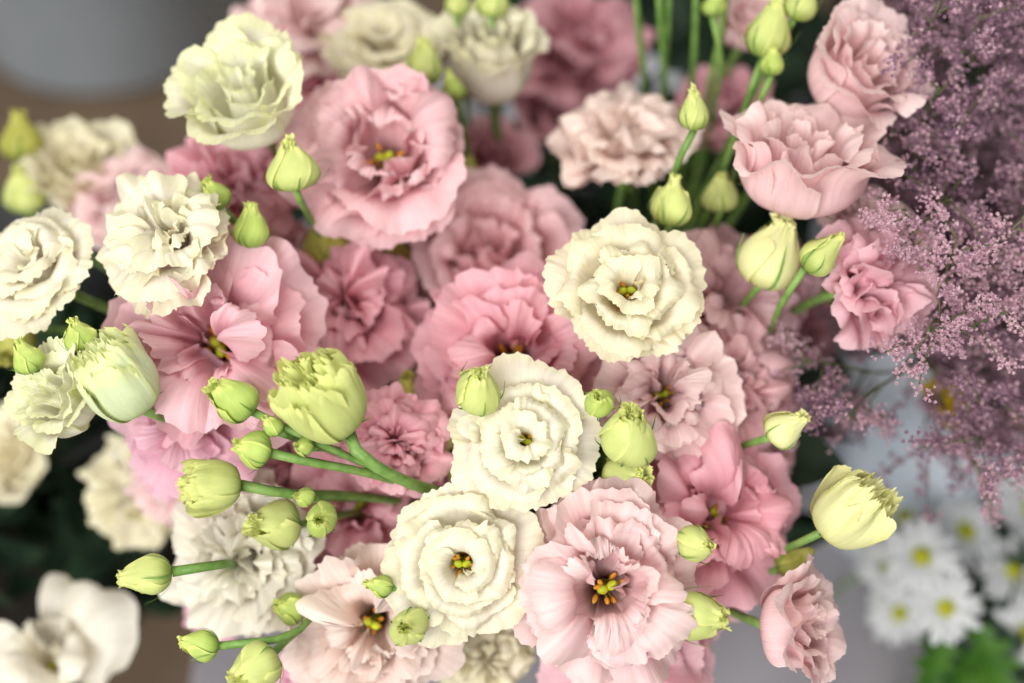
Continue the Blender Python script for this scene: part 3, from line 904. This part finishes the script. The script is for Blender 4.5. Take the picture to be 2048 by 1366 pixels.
B('pale yellow bud drooping beside the slim pointed one', 1548, 505, 132, 0.64, (0.3, 0.85, 0.42), 'round', 'budyellow', 12)
B('slim pointed yellow-green bud leaning towards the purple sprays', 1650, 506, 78, 0.62, (0.75, 0.62, 0.25), 'drop', 'bud', 13, via=[at(1580, 580, 0.63), at(1540, 660, 0.68)])
B('large green bud at the top edge with a smaller one below', 1540, 55, 88, 0.66, (0.2, 0.95, 0.25), 'drop', 'bud', 14, via=[at(1505, 170, 0.665), at(1482, 240, 0.68)])
B('small green bud hanging under the large one at the top', 1546, 122, 50, 0.655, (0.08, 0.95, 0.25), 'urn', 'budgreen', 15, via=[at(1525, 190, 0.66), at(1505, 250, 0.68)])
B('green bud cut off by the top edge near the pale pink bloom', 1605, -5, 72, 0.66, (0.35, 0.9, 0.25), 'drop', 'bud', 16)
B('small green bud at the top edge on an upright stem', 1428, 8, 50, 0.69, (0.05, 0.95, 0.25), 'round', 'budgreen', 17, via=[at(1440, 100, 0.70), at(1430, 200, 0.74)])
B('blurred olive bud at far left against the brown floor', 40, 272, 82, 0.77, (-0.1, 0.92, 0.35), 'urn', 'budolive', 18)
B('blurred yellow-green bud at the left edge above the ivory bloom', 45, 378, 84, 0.77, (0, 0.85, 0.5), 'round', 'bud', 19)
B('tufted green bud peeping up behind the half-open one', 158, 668, 66, 0.605, (-0.2, 0.92, 0.35), 'round', 'budgreen', 20)
B('small tufted bud at the left edge above the green-edged bloom', 52, 712, 62, 0.60, (-0.4, 0.85, 0.35), 'urn', 'budgreen', 21)
FL('plump half-open mint bud with a tufted mouth at left', 240, 762, 160, 0.595, (-0.42, 0.72, 0.55), 'cup', 'budpale', 722, H=1.75, flare=-0.55, ruf=0.085, fringe=0.05, stam=0, cz=0.5, group='lisianthus buds', name='lisianthus_bud', cat='bud')
B('green bud with a curled lip left of the largest bud', 463, 795, 92, 0.59, (-0.70, 0.55, 0.45), 'wide', 'budgreen', 23, via=[at(560, 850, 0.595), at(690, 910, 0.605), at(790, 955, 0.62)])
FL('largest yellow-green bud, half open with a ragged mouth, over branching stems', 648, 802, 170, 0.59, (-0.46, 0.66, 0.60), 'cup', 'bud', 725, H=1.75, flare=-0.55, ruf=0.085, fringe=0.05, stam=0, cz=0.5, group='lisianthus buds', name='lisianthus_bud', cat='bud', via=[at(715, 905, 0.594), at(785, 950, 0.605), at(880, 985, 0.64)], stem_r=0.0021)
B('small ribbed green bud below the curled one', 503, 897, 74, 0.588, (-0.85, 0.25, 0.45), 'round', 'budgreen', 26, via=[at(610, 922, 0.596), at(700, 938, 0.605), at(800, 965, 0.63)], stem_r=0.0015)
FL('large green bud with an open frilled mouth facing left', 428, 970, 114, 0.592, (-0.88, 0.05, 0.45), 'cup', 'bud', 727, H=1.75, flare=-0.55, ruf=0.085, fringe=0.05, stam=0, cz=0.5, group='lisianthus buds', name='lisianthus_bud', cat='bud', via=[at(560, 985, 0.605), at(680, 990, 0.63)])
B('soft green bud right of the frilled one facing left', 545, 1052, 102, 0.62, (-0.70, 0.1, 0.7), 'wide', 'bud', 28)
B('round green bud facing forward below the branching stems', 642, 1040, 68, 0.598, (0.0, 0.15, 0.98), 'round', 'budgreen', 29)
B('tiny green bud above the round forward-facing one', 607, 993, 42, 0.605, (-0.5, 0.3, 0.8), 'round', 'budgreen', 30)
B('long green bud pointing left over the dark leaves', 290, 1150, 88, 0.598, (-0.95, -0.08, 0.25), 'urn', 'bud', 31, via=[at(420, 1132, 0.605), at(470, 1130, 0.655)], stem_r=0.0016)
B('slim green bud pointing left on a bare stem near the bottom', 398, 1290, 62, 0.598, (-0.95, 0.1, 0.25), 'urn', 'budgreen', 32, via=[at(500, 1285, 0.60), at(570, 1275, 0.605), at(612, 1250, 0.615), at(620, 1200, 0.64)])
B('plump green bud cut off by the bottom edge', 508, 1340, 104, 0.60, (-0.62, -0.5, 0.6), 'wide', 'bud', 33)
B('small blurred bud hanging beside the peach bloom', 576, 1215, 66, 0.625, (-0.6, 0.3, 0.7), 'round', 'budgreen', 34)
B('tiny green bud touching the lower cream rosette', 757, 1170, 46, 0.60, (-0.85, 0.3, 0.4), 'drop', 'budgreen', 35)
B('round pale green bud facing forward over the peach bloom', 818, 1256, 78, 0.59, (-0.08, 0.1, 0.99), 'round', 'bud', 36)
B('round lime bud with a curled tip above the upper rosette', 957, 778, 96, 0.593, (0.15, 0.62, 0.75), 'round', 'bud', 37)
B('small round green bud right of the upper rosette', 1198, 804, 60, 0.593, (-0.1, 0.35, 0.93), 'round', 'budgreen', 38)
B('green bud with a frilled top beside the pale pink bloom', 1260, 868, 112, 0.59, (0.05, 0.66, 0.75), 'wide', 'bud', 39)
B('soft green bud facing right under the frilled one', 1256, 957, 92, 0.615, (0.72, 0.25, 0.62), 'wide', 'bud', 40)
B('yellow bud with a starry tip beside the purple sprays', 1574, 852, 84, 0.612, (0.72, 0.55, 0.4), 'round', 'budyellow', 41)
FL('large pale yellow bud with a jagged mouth at right', 1698, 1025, 152, 0.607, (0.62, 0.58, 0.45), 'cup', 'budyellow', 742, H=1.75, flare=-0.55, ruf=0.085, fringe=0.05, stam=0, cz=0.5, group='lisianthus buds', name='lisianthus_bud', cat='bud', via=[at(1600, 1085, 0.625), at(1540, 1110, 0.65)], stem_r=0.0014)
B('small lime bud over the deep pink bloom', 1397, 1087, 76, 0.596, (0.55, 0.1, 0.8), 'round', 'bud', 43)
B('lime bud with a ragged mouth over the bench', 1405, 1230, 106, 0.596, (0.86, 0.02, 0.5), 'wide', 'bud', 44, fringe=0.03)
B('blurred olive bud right of the largest bud', 812, 785, 66, 0.665, (0.0, 0.9, 0.4), 'urn', 'budolive', 45)
B('lime bud at the top edge left of the upright cream bloom', 915, 0, 50, 0.72, (0.05, 0.95, 0.3), 'drop', 'bud', 46)
B('lime bud at the top edge above the upright cream bloom', 985, 0, 66, 0.715, (0.05, 0.95, 0.3), 'round', 'bud', 47)
B('tiny green bud in the branching stems, upper one', 541, 850, 46, 0.59, (-0.6, 0.6, 0.5), 'round', 'budgreen', 48)
B('tiny green bud in the branching stems, lower one', 605, 892, 40, 0.592, (-0.5, 0.2, 0.8), 'round', 'budgreen', 49)
B('olive bud under the large pale yellow one', 1590, 1120, 62, 0.64, (0.75, 0.55, 0.3), 'drop', 'budolive', 50)
B('small blurred green bud left of the upper rosette', 884, 882, 44, 0.645, (0, 0.7, 0.7), 'round', 'bud', 51)
B('pale green bud tucked under the upper rosette', 930, 950, 70, 0.64, (-0.5, 0.2, 0.8), 'wide', 'bud', 52)
B('green bud at left below the ivory bloom', 25, 690, 90, 0.68, (-0.2, -0.5, 0.8), 'wide', 'budolive', 53)
B('yellow-green bud behind the lilac pink bloom', 290, 870, 60, 0.70, (-0.3, 0.8, 0.4), 'urn', 'budolive', 54)


# upright stems at the top, whose blooms are above the frame
for i, (x0, x1, d0) in enumerate(((1272, 1290, 0.73), (1318, 1330, 0.72), (1337, 1326, 0.725), (1392, 1384, 0.72), (1452, 1418, 0.71))):
    lab = ['thin upright green stem, leftmost of the row at the top', 'thin upright green stem, second in the row at the top', 'thin upright green stem, third in the row at the top', 'thin upright green stem, fourth in the row at the top', 'thin upright green stem, rightmost of the row at the top'][i]
    P = catmull([tuple(at(x0, -260, d0 - 0.02)), tuple(at(x0, 0, d0)), tuple(at(x1, 180, d0 + 0.04)), tuple(at(x1 - 20, 330, d0 + 0.1)), (0.09 + 0.01 * i, 0.6, 0.2)], np.linspace(0, 1, 30))
    V, F = tube(P, np.linspace(0.0015, 0.0022, 30), 8)
    b = MB()
    b.add(V, F)
    tag(b.build('flower_stem', M['stem']), lab, 'stem', 'upright stems')


# ------------------------------------------------------------------ daisies
def ray_petal(L, W):
    u1 = np.linspace(-1, 1, 5)
    s = np.linspace(0, 1, 8)
    u, v = np.meshgrid(u1, s, indexing='ij')
    wd = W * np.sqrt(np.clip(np.sin(np.pi * (0.12 + 0.83 * v)), 0, 1)) * (0.7 + 0.3 * v)
    x = 0.18 * L + L * v * (1 - 0.06 * u * u)
    z = 0.10 * L * np.sin(v * 2.4) - 0.08 * L * v**2 + 0.04 * L * np.cos(3 * u) * v
    return mesh_from('ray_petal', np.stack([x, u * wd, z], -1).reshape(-1, 3), grid_faces(5, 8), np.stack([u * .5 + .5, v], -1).reshape(-1, 2), M['daisy'])


DP = [ray_petal(0.0225, 0.0042 + 0.0004 * k) for k in range(3)]
V, F = revolve([(0.0001, 0.006), (0.002, 0.0058), (0.004, 0.0048), (0.0058, 0.003), (0.0066, 0.0008), (0.006, -0.001), (0.0001, -0.003)], 16)
DC = mesh_from('daisy_centre', V, F, None, M['daisycore'])


def daisy(label, px, py, depth, axis, size, seed):
    rg = np.random.default_rng(seed)
    ax = cam_dir(axis)
    o = link('daisy', None)
    base = at(px, py, depth)
    mw = Matrix.Translation(base) @ frame(ax, rg.uniform(0, 6)).to_4x4() @ Matrix.Scale(size, 4)
    o.matrix_world = mw
    tag(o, label, 'flower', 'white daisies')
    for ring in range(2):
        n = 13
        for k in range(n):
            q = link('petal', DP[rg.integers(3)], o)
            q.rotation_euler = (rg.normal(0, 0.12), -0.12 + 0.22 * ring + rg.normal(0, 0.1), 2 * math.pi * (k + 0.5 * ring) / n + rg.normal(0, 0.06))
            q.scale = (rg.uniform(0.88, 1.08),) * 3
            q.location = (0, 0, 0.0004 - 0.001 * ring)
    link('flower_centre', DC, o)
    r = Vector((base.x + rg.normal(0, 0.02), base.y + 0.05, 0.125))
    add_stem(o, mw, base - ax * 0.003, ax, r, 0.0012, dive=0.3)


daisy('white daisy with a green centre, brightest of the group', 1842, 1113, 0.8, (0.0, 0.25, 0.96), 0.86, 1)
daisy('white daisy below the brightest one, tilted downwards', 1890, 1215, 0.8, (0.05, -0.1, 0.99), 0.82, 2)
daisy('blurred white daisy above and right of the brightest one', 1930, 1063, 0.85, (0.3, 0.3, 0.9), 0.90, 3)
daisy('blurred white daisy at the right edge', 2025, 1140, 0.85, (0.2, 0.2, 0.95), 0.90, 4)
daisy('dim blurred white daisy just under the purple sprays', 1955, 960, 0.875, (0.1, 0.35, 0.93), 0.95, 5)
daisy('white daisy at the right edge above the bright leaves', 2050, 1265, 0.84, (0.1, 0.1, 0.98), 0.86, 6)
daisy('white daisy partly behind the brightest one, towards the yellow bud', 1775, 1125, 0.86, (-0.5, 0.3, 0.8), 0.77, 7)
daisy('dim white daisy at the right edge under the purple sprays', 2060, 1015, 0.88, (0.2, 0.3, 0.93), 0.95, 9)

daisy('dim blurred white daisy high above the large group', 1880, 985, 0.88, (0.0, 0.4, 0.9), 0.82, 10)
daisy('small dim white daisy right of the large yellow bud', 1810, 1035, 0.88, (-0.2, 0.4, 0.9), 0.77, 13)
daisy('blurred white daisy low at right over the bright leaves', 1975, 1250, 0.86, (0.0, 0.0, 1.0), 0.77, 14)

daisy('faint white daisy at the top right of the group', 2010, 955, 0.89, (0.1, 0.3, 0.93), 0.82, 16)

daisy('faint white daisy close under the large yellow bud', 1750, 1060, 0.90, (-0.1, 0.3, 0.93), 0.8, 15)
daisy('blurred white daisy half hidden low behind the group, over the bench', 1800, 1225, 0.87, (-0.3, 0.0, 0.95), 0.8, 8)
daisy('faint white daisy in the middle between the brightest one and the edge', 1965, 1150, 0.90, (0.1, 0.3, 0.93), 0.85, 12)

# lobed bright leaves under the daisies
for i, (x, y, sc_, an, lab) in enumerate(((1850, 1320, 1.0, 0.3, 'bright green lobed leaf below the white daisies'), (2000, 1335, 1.1, -0.3, 'bright green lobed leaf in the bottom right corner'), (1920, 1390, 1.0, 0.1, 'bright green lobed leaf at the bottom edge between the other two'), (1790, 1385, 0.8, 0.8, 'bright green lobed leaf at the bottom edge over the bench'))):
    rg = np.random.default_rng(70 + i)
    V, F, uv = leaf_mesh(rg, 0.045 * sc_, 0.016 * sc_, nu=15, nv=25, bend=0.7, fold=0.25, lobes=0.55)
    dv = cam_dir((math.sin(an), math.cos(an), 0.25))
    nrm = np.array(cam_dir((0.1, -0.1, 1)))
    y_ = np.array(dv)
    x_ = np.cross(y_, nrm)
    x_ /= np.linalg.norm(x_)
    z_ = np.cross(x_, y_)
    R = np.stack([x_, y_, z_], 1)
    p = np.array(at(x, y + 60, 0.83))
    b = MB()
    b.add(V @ R.T + p, F, uv)
    o = b.build('leaf', M['brightleaf'])
    tag(o, lab, 'leaf', 'bright leaves')
    P = hermite(p, -y_ * 0.05, (p[0], p[1] + 0.03, 0.122), (0, 0, -0.05), 10)
    V, F = tube(P, np.full(10, 0.0012), 6)
    link('leaf_stalk', mesh_from('leaf_stalk', V, F, None, M['stem']), o)

# broad dark leaf under the yellow starry bud
rg = np.random.default_rng(99)
V, F, uv = leaf_mesh(rg, 0.055, 0.016, nu=9, nv=15, bend=0.5, fold=0.15)
y_ = np.array(cam_dir((0.85, -0.1, 0.3)))
nrm = np.array(cam_dir((0.0, 0.3, 1)))
x_ = np.cross(y_, nrm); x_ /= np.linalg.norm(x_)
R = np.stack([x_, y_, np.cross(x_, y_)], 1)
b = MB()
b.add(V @ R.T + np.array(at(1480, 900, 0.72)), F, uv)
o = b.build('leaf', M['leaf'])
tag(o, 'broad dark green leaf under the yellow starry bud', 'leaf', 'broad leaves')
p = at(1480, 900, 0.72)
P = hermite(p, -y_ * 0.05, root_for(p), (0, 0, -0.1), 12)
V, F = tube(P, np.full(12, 0.0015), 6)
link('leaf_stalk', mesh_from('leaf_stalk', V, F, None, M['stem']), o)


# ------------------------------------------------------------------ purple limonium sprays
def floret(rg):
    """tiny papery funnel of five lobes"""
    n = 5
    V = [(0, 0, -0.9)]
    for k in range(n):
        a = 2 * math.pi * k / n
        V.append((0.45 * math.cos(a), 0.45 * math.sin(a), 0.0))
    for k in range(n):
        a = 2 * math.pi * (k + 0.5) / n
        V.append((0.68 * math.cos(a), 0.68 * math.sin(a), 0.45 + rg.normal(0, 0.15)))
    F = []
    for k in range(n):
        k2 = (k + 1) % n
        F.append((0, 1 + k, 1 + k2))
        F.append((1 + k, 6 + k, 1 + k2))
    return np.array(V), np.array(F)


def spray(rg, p, dirv, L, nb=7, nfl=24, fs=0.00138):
    """returns (stem MB pieces, floret pieces) of one branching spray that starts at p"""
    stems, flo = [], []
    d = np.array(dirv, float)
    d /= np.linalg.norm(d)
    side = np.cross(d, (0.3, 0.5, 0.8)); side /= np.linalg.norm(side)
    bi = np.cross(d, side)
    p = np.array(p, float)
    main = np.array([p + d * L * t + side * 0.05 * L * math.sin(3 * t) for t in np.linspace(0, 1, 6)])
    stems.append((main, np.linspace(0.0009, 0.0005, 6)))
    for k in range(nb):
        t = 0.3 + 0.7 * (k + rg.random()) / nb
        s0 = p + d * L * t
        a = rg.uniform(0, 6.28)
        bd = d * rg.uniform(0.3, 0.9) + (side * math.cos(a) + bi * math.sin(a)) * rg.uniform(0.5, 1.0)
        bd /= np.linalg.norm(bd)
        bl = L * rg.uniform(0.25, 0.55)
        droop = np.array((0, 0, -1.0)) * bl * 0.12
        br = np.array([s0 + bd * bl * q + droop * q * q for q in np.linspace(0, 1, 5)])
        stems.append((br, np.linspace(0.0005, 0.0003, 5)))
        nsub = rg.integers(2, 4)
        for j in range(nsub + 1):
            q0 = 0.35 + 0.65 * j / nsub
            b0 = s0 + bd * bl * q0 + droop * q0 * q0
            e = bd * 0.4 + rg.normal(0, 0.7, 3)
            e /= np.linalg.norm(e)
            el = bl * rg.uniform(0.18, 0.36)
            m = int(nfl * rg.uniform(0.7, 1.3))
            for i in range(m):
                q = b0 + e * el * (i + rg.random()) / m + rg.normal(0, 0.0019, 3)
                o = rg.normal(0, 0.5, 3) + e * 0.3 + np.array((0, -0.3, 0.6))
                flo.append((q, o, fs * rg.uniform(0.7, 1.35)))
    return stems, flo


def place_florets(rg, flo):
    b = MB()
    vs = [floret(rg) for _ in range(6)]
    for q, o, s in flo:
        V, F = vs[rg.integers(6)]
        R = np.array(frame(Vector(o), rg.uniform(0, 6)))
        b.add(V @ R.T * s + q, F)
    return b


def place_stems(stems):
    b = MB()
    for P, r in stems:
        V, F = tube(P, r, 4)
        b.add(V, F)
    return b


rg = np.random.default_rng(321)
ROOT = np.array((0.26, 0.56, 0.28))
# the mass that reads as one purple haze of florets
ST, FLO, FLO2 = [], [], []
n = 0
while n < 138:
    x = rg.uniform(1560, 2130)
    y = rg.uniform(-60, 930)
    # boundary of the purple patch: upper part starts right of the pale pink bloom
    xmin = 1760 if y < 250 else (1740 if y < 420 else (1800 if y < 640 else 1610))
    if x < xmin - 20:
        continue
    if y > 830 and x < 1760:
        continue
    if y > 720 and (abs(x - 1905) < 45 or abs(x - 2030) < 45) and rg.random() < 0.7:
        continue
    dep = rg.uniform(0.64, 0.80) if y < 420 else rg.uniform(0.65, 0.80)
    if y > 640 and x < 1840 and rg.random() < 0.62:
        continue
    p = np.array(at(x, y, dep))
    dv = (p - ROOT)
    dv /= np.linalg.norm(dv)
    dv = dv + np.array((0, -0.3, 0.35)) + rg.normal(0, 0.25, 3)
    dv /= np.linalg.norm(dv)
    L = rg.uniform(0.045, 0.07)
    s_, f_ = spray(rg, p - dv * L * 0.8, dv, L)
    ST += s_
    stem0 = p - dv * L * 0.8
    ST.append((hermite(stem0, -dv * 0.08, ROOT + np.array((rg.normal(0, 0.02), rg.normal(0, 0.02), -0.02)), (0, 0, -0.1), 8), np.full(8, 0.0008)))
    for q_ in f_:
        (FLO if rg.random() < 0.68 else FLO2).append(q_)
    n += 1
mass = link('limonium_mass', None)
tag(mass, 'hazy mass of tiny dusty purple limonium florets filling the right side', 'limonium', kind='stuff')
for nm, q, mt in (('florets', FLO, 'limonium'), ('florets', FLO2, 'limoniumpink')):
    place_florets(rg, q).build(nm, M[mt], mass, False)['kind'] = 'stuff'
place_stems(ST).build('branches', M['limstem'], mass)['kind'] = 'stuff'

for i, (x, y, dep, ax, L, lab) in enumerate((
        (1905, 540, 0.635, (-0.1, 0.5, 0.6), 0.05, 'sharp pink limonium spray beside the hanging pink petals'),
        (1960, 650, 0.625, (0.25, 0.2, 0.6), 0.045, 'sharp pink limonium spray drooping on the right with a bare stem under it'),
        (1875, 650, 0.62, (-0.3, -0.1, 0.6), 0.05, 'pink limonium spray hanging below the pink petals'),
        (1990, 500, 0.635, (0.3, 0.5, 0.6), 0.05, 'sharp mauve limonium spray high at the right edge'),
        (1830, 480, 0.63, (-0.3, 0.5, 0.5), 0.05, 'mauve limonium spray brushing the blurred pink bloom'),
        (1660, 730, 0.67, (-0.6, 0.1, 0.5), 0.05, 'thin limonium spray crossing the white bucket'),
        (1740, 800, 0.67, (-0.5, -0.3, 0.5), 0.05, 'loose limonium spray above the large yellow bud'),
        (1930, 890, 0.68, (0.1, -0.5, 0.6), 0.05, 'pale limonium spray at the lower end of the purple mass'))):
    p = np.array(at(x, y, dep))
    dv = np.array(cam_dir(ax))
    s_, f_ = spray(rg, p - dv * L * 0.6, dv, L, nb=6 if 5 <= i <= 6 else 8, nfl=10 if 5 <= i <= 6 else 22)
    s_.append((hermite(p - dv * L * 0.6, -dv * 0.08, ROOT + np.array((rg.normal(0, 0.02), rg.normal(0, 0.02), -0.02)), (0, 0, -0.1), 10), np.full(10, 0.0009)))
    o = link('limonium_spray', None)
    tag(o, lab, 'limonium', 'limonium sprays')
    place_florets(rg, f_).build('florets', M['limoniumpink'], o, False)['kind'] = 'stuff'
    place_stems(s_).build('branches', M['limstem'], o)

# pale paper sleeve round the limonium stems
A_, Z_ = np.meshgrid(np.linspace(math.radians(140), math.radians(330), 40), np.linspace(0, 1, 14), indexing='ij')
top = 0.36 + 0.012 * np.sin(5 * A_) + 0.008 * np.sin(11 * A_ + 1)
rr = 0.05 + 0.042 * Z_**1.3 + 0.004 * np.sin(7 * A_) * Z_
V = np.stack([0.262 + rr * np.cos(A_), 0.545 + rr * np.sin(A_), 0.121 + (top - 0.121) * Z_], -1).reshape(-1, 3)
sleeve = link('paper_sleeve', None)
tag(sleeve, 'pale blue paper sleeve behind the thin purple sprays', 'wrapping')
link('sheet', mesh_from('sheet', V, grid_faces(40, 14), None, M['paper']), sleeve)

# yellow blooms glowing through the sprays
for i, (x, y, lab) in enumerate(((1905, 800, 'blurred yellow flower showing through the purple sprays'), (2030, 800, 'blurred yellow flower at the right edge behind the purple sprays'))):
    rg2 = np.random.default_rng(400 + i)
    o = flower(lab, x, y, 110, 0.745, (0, 0.3, 0.95), 'ruffle', 'yellow', 500 + i, res=0.7, n=12, root=(0.28 + 0.04 * i, 0.62, 0.13), group='yellow flowers', name='yellow_flower')
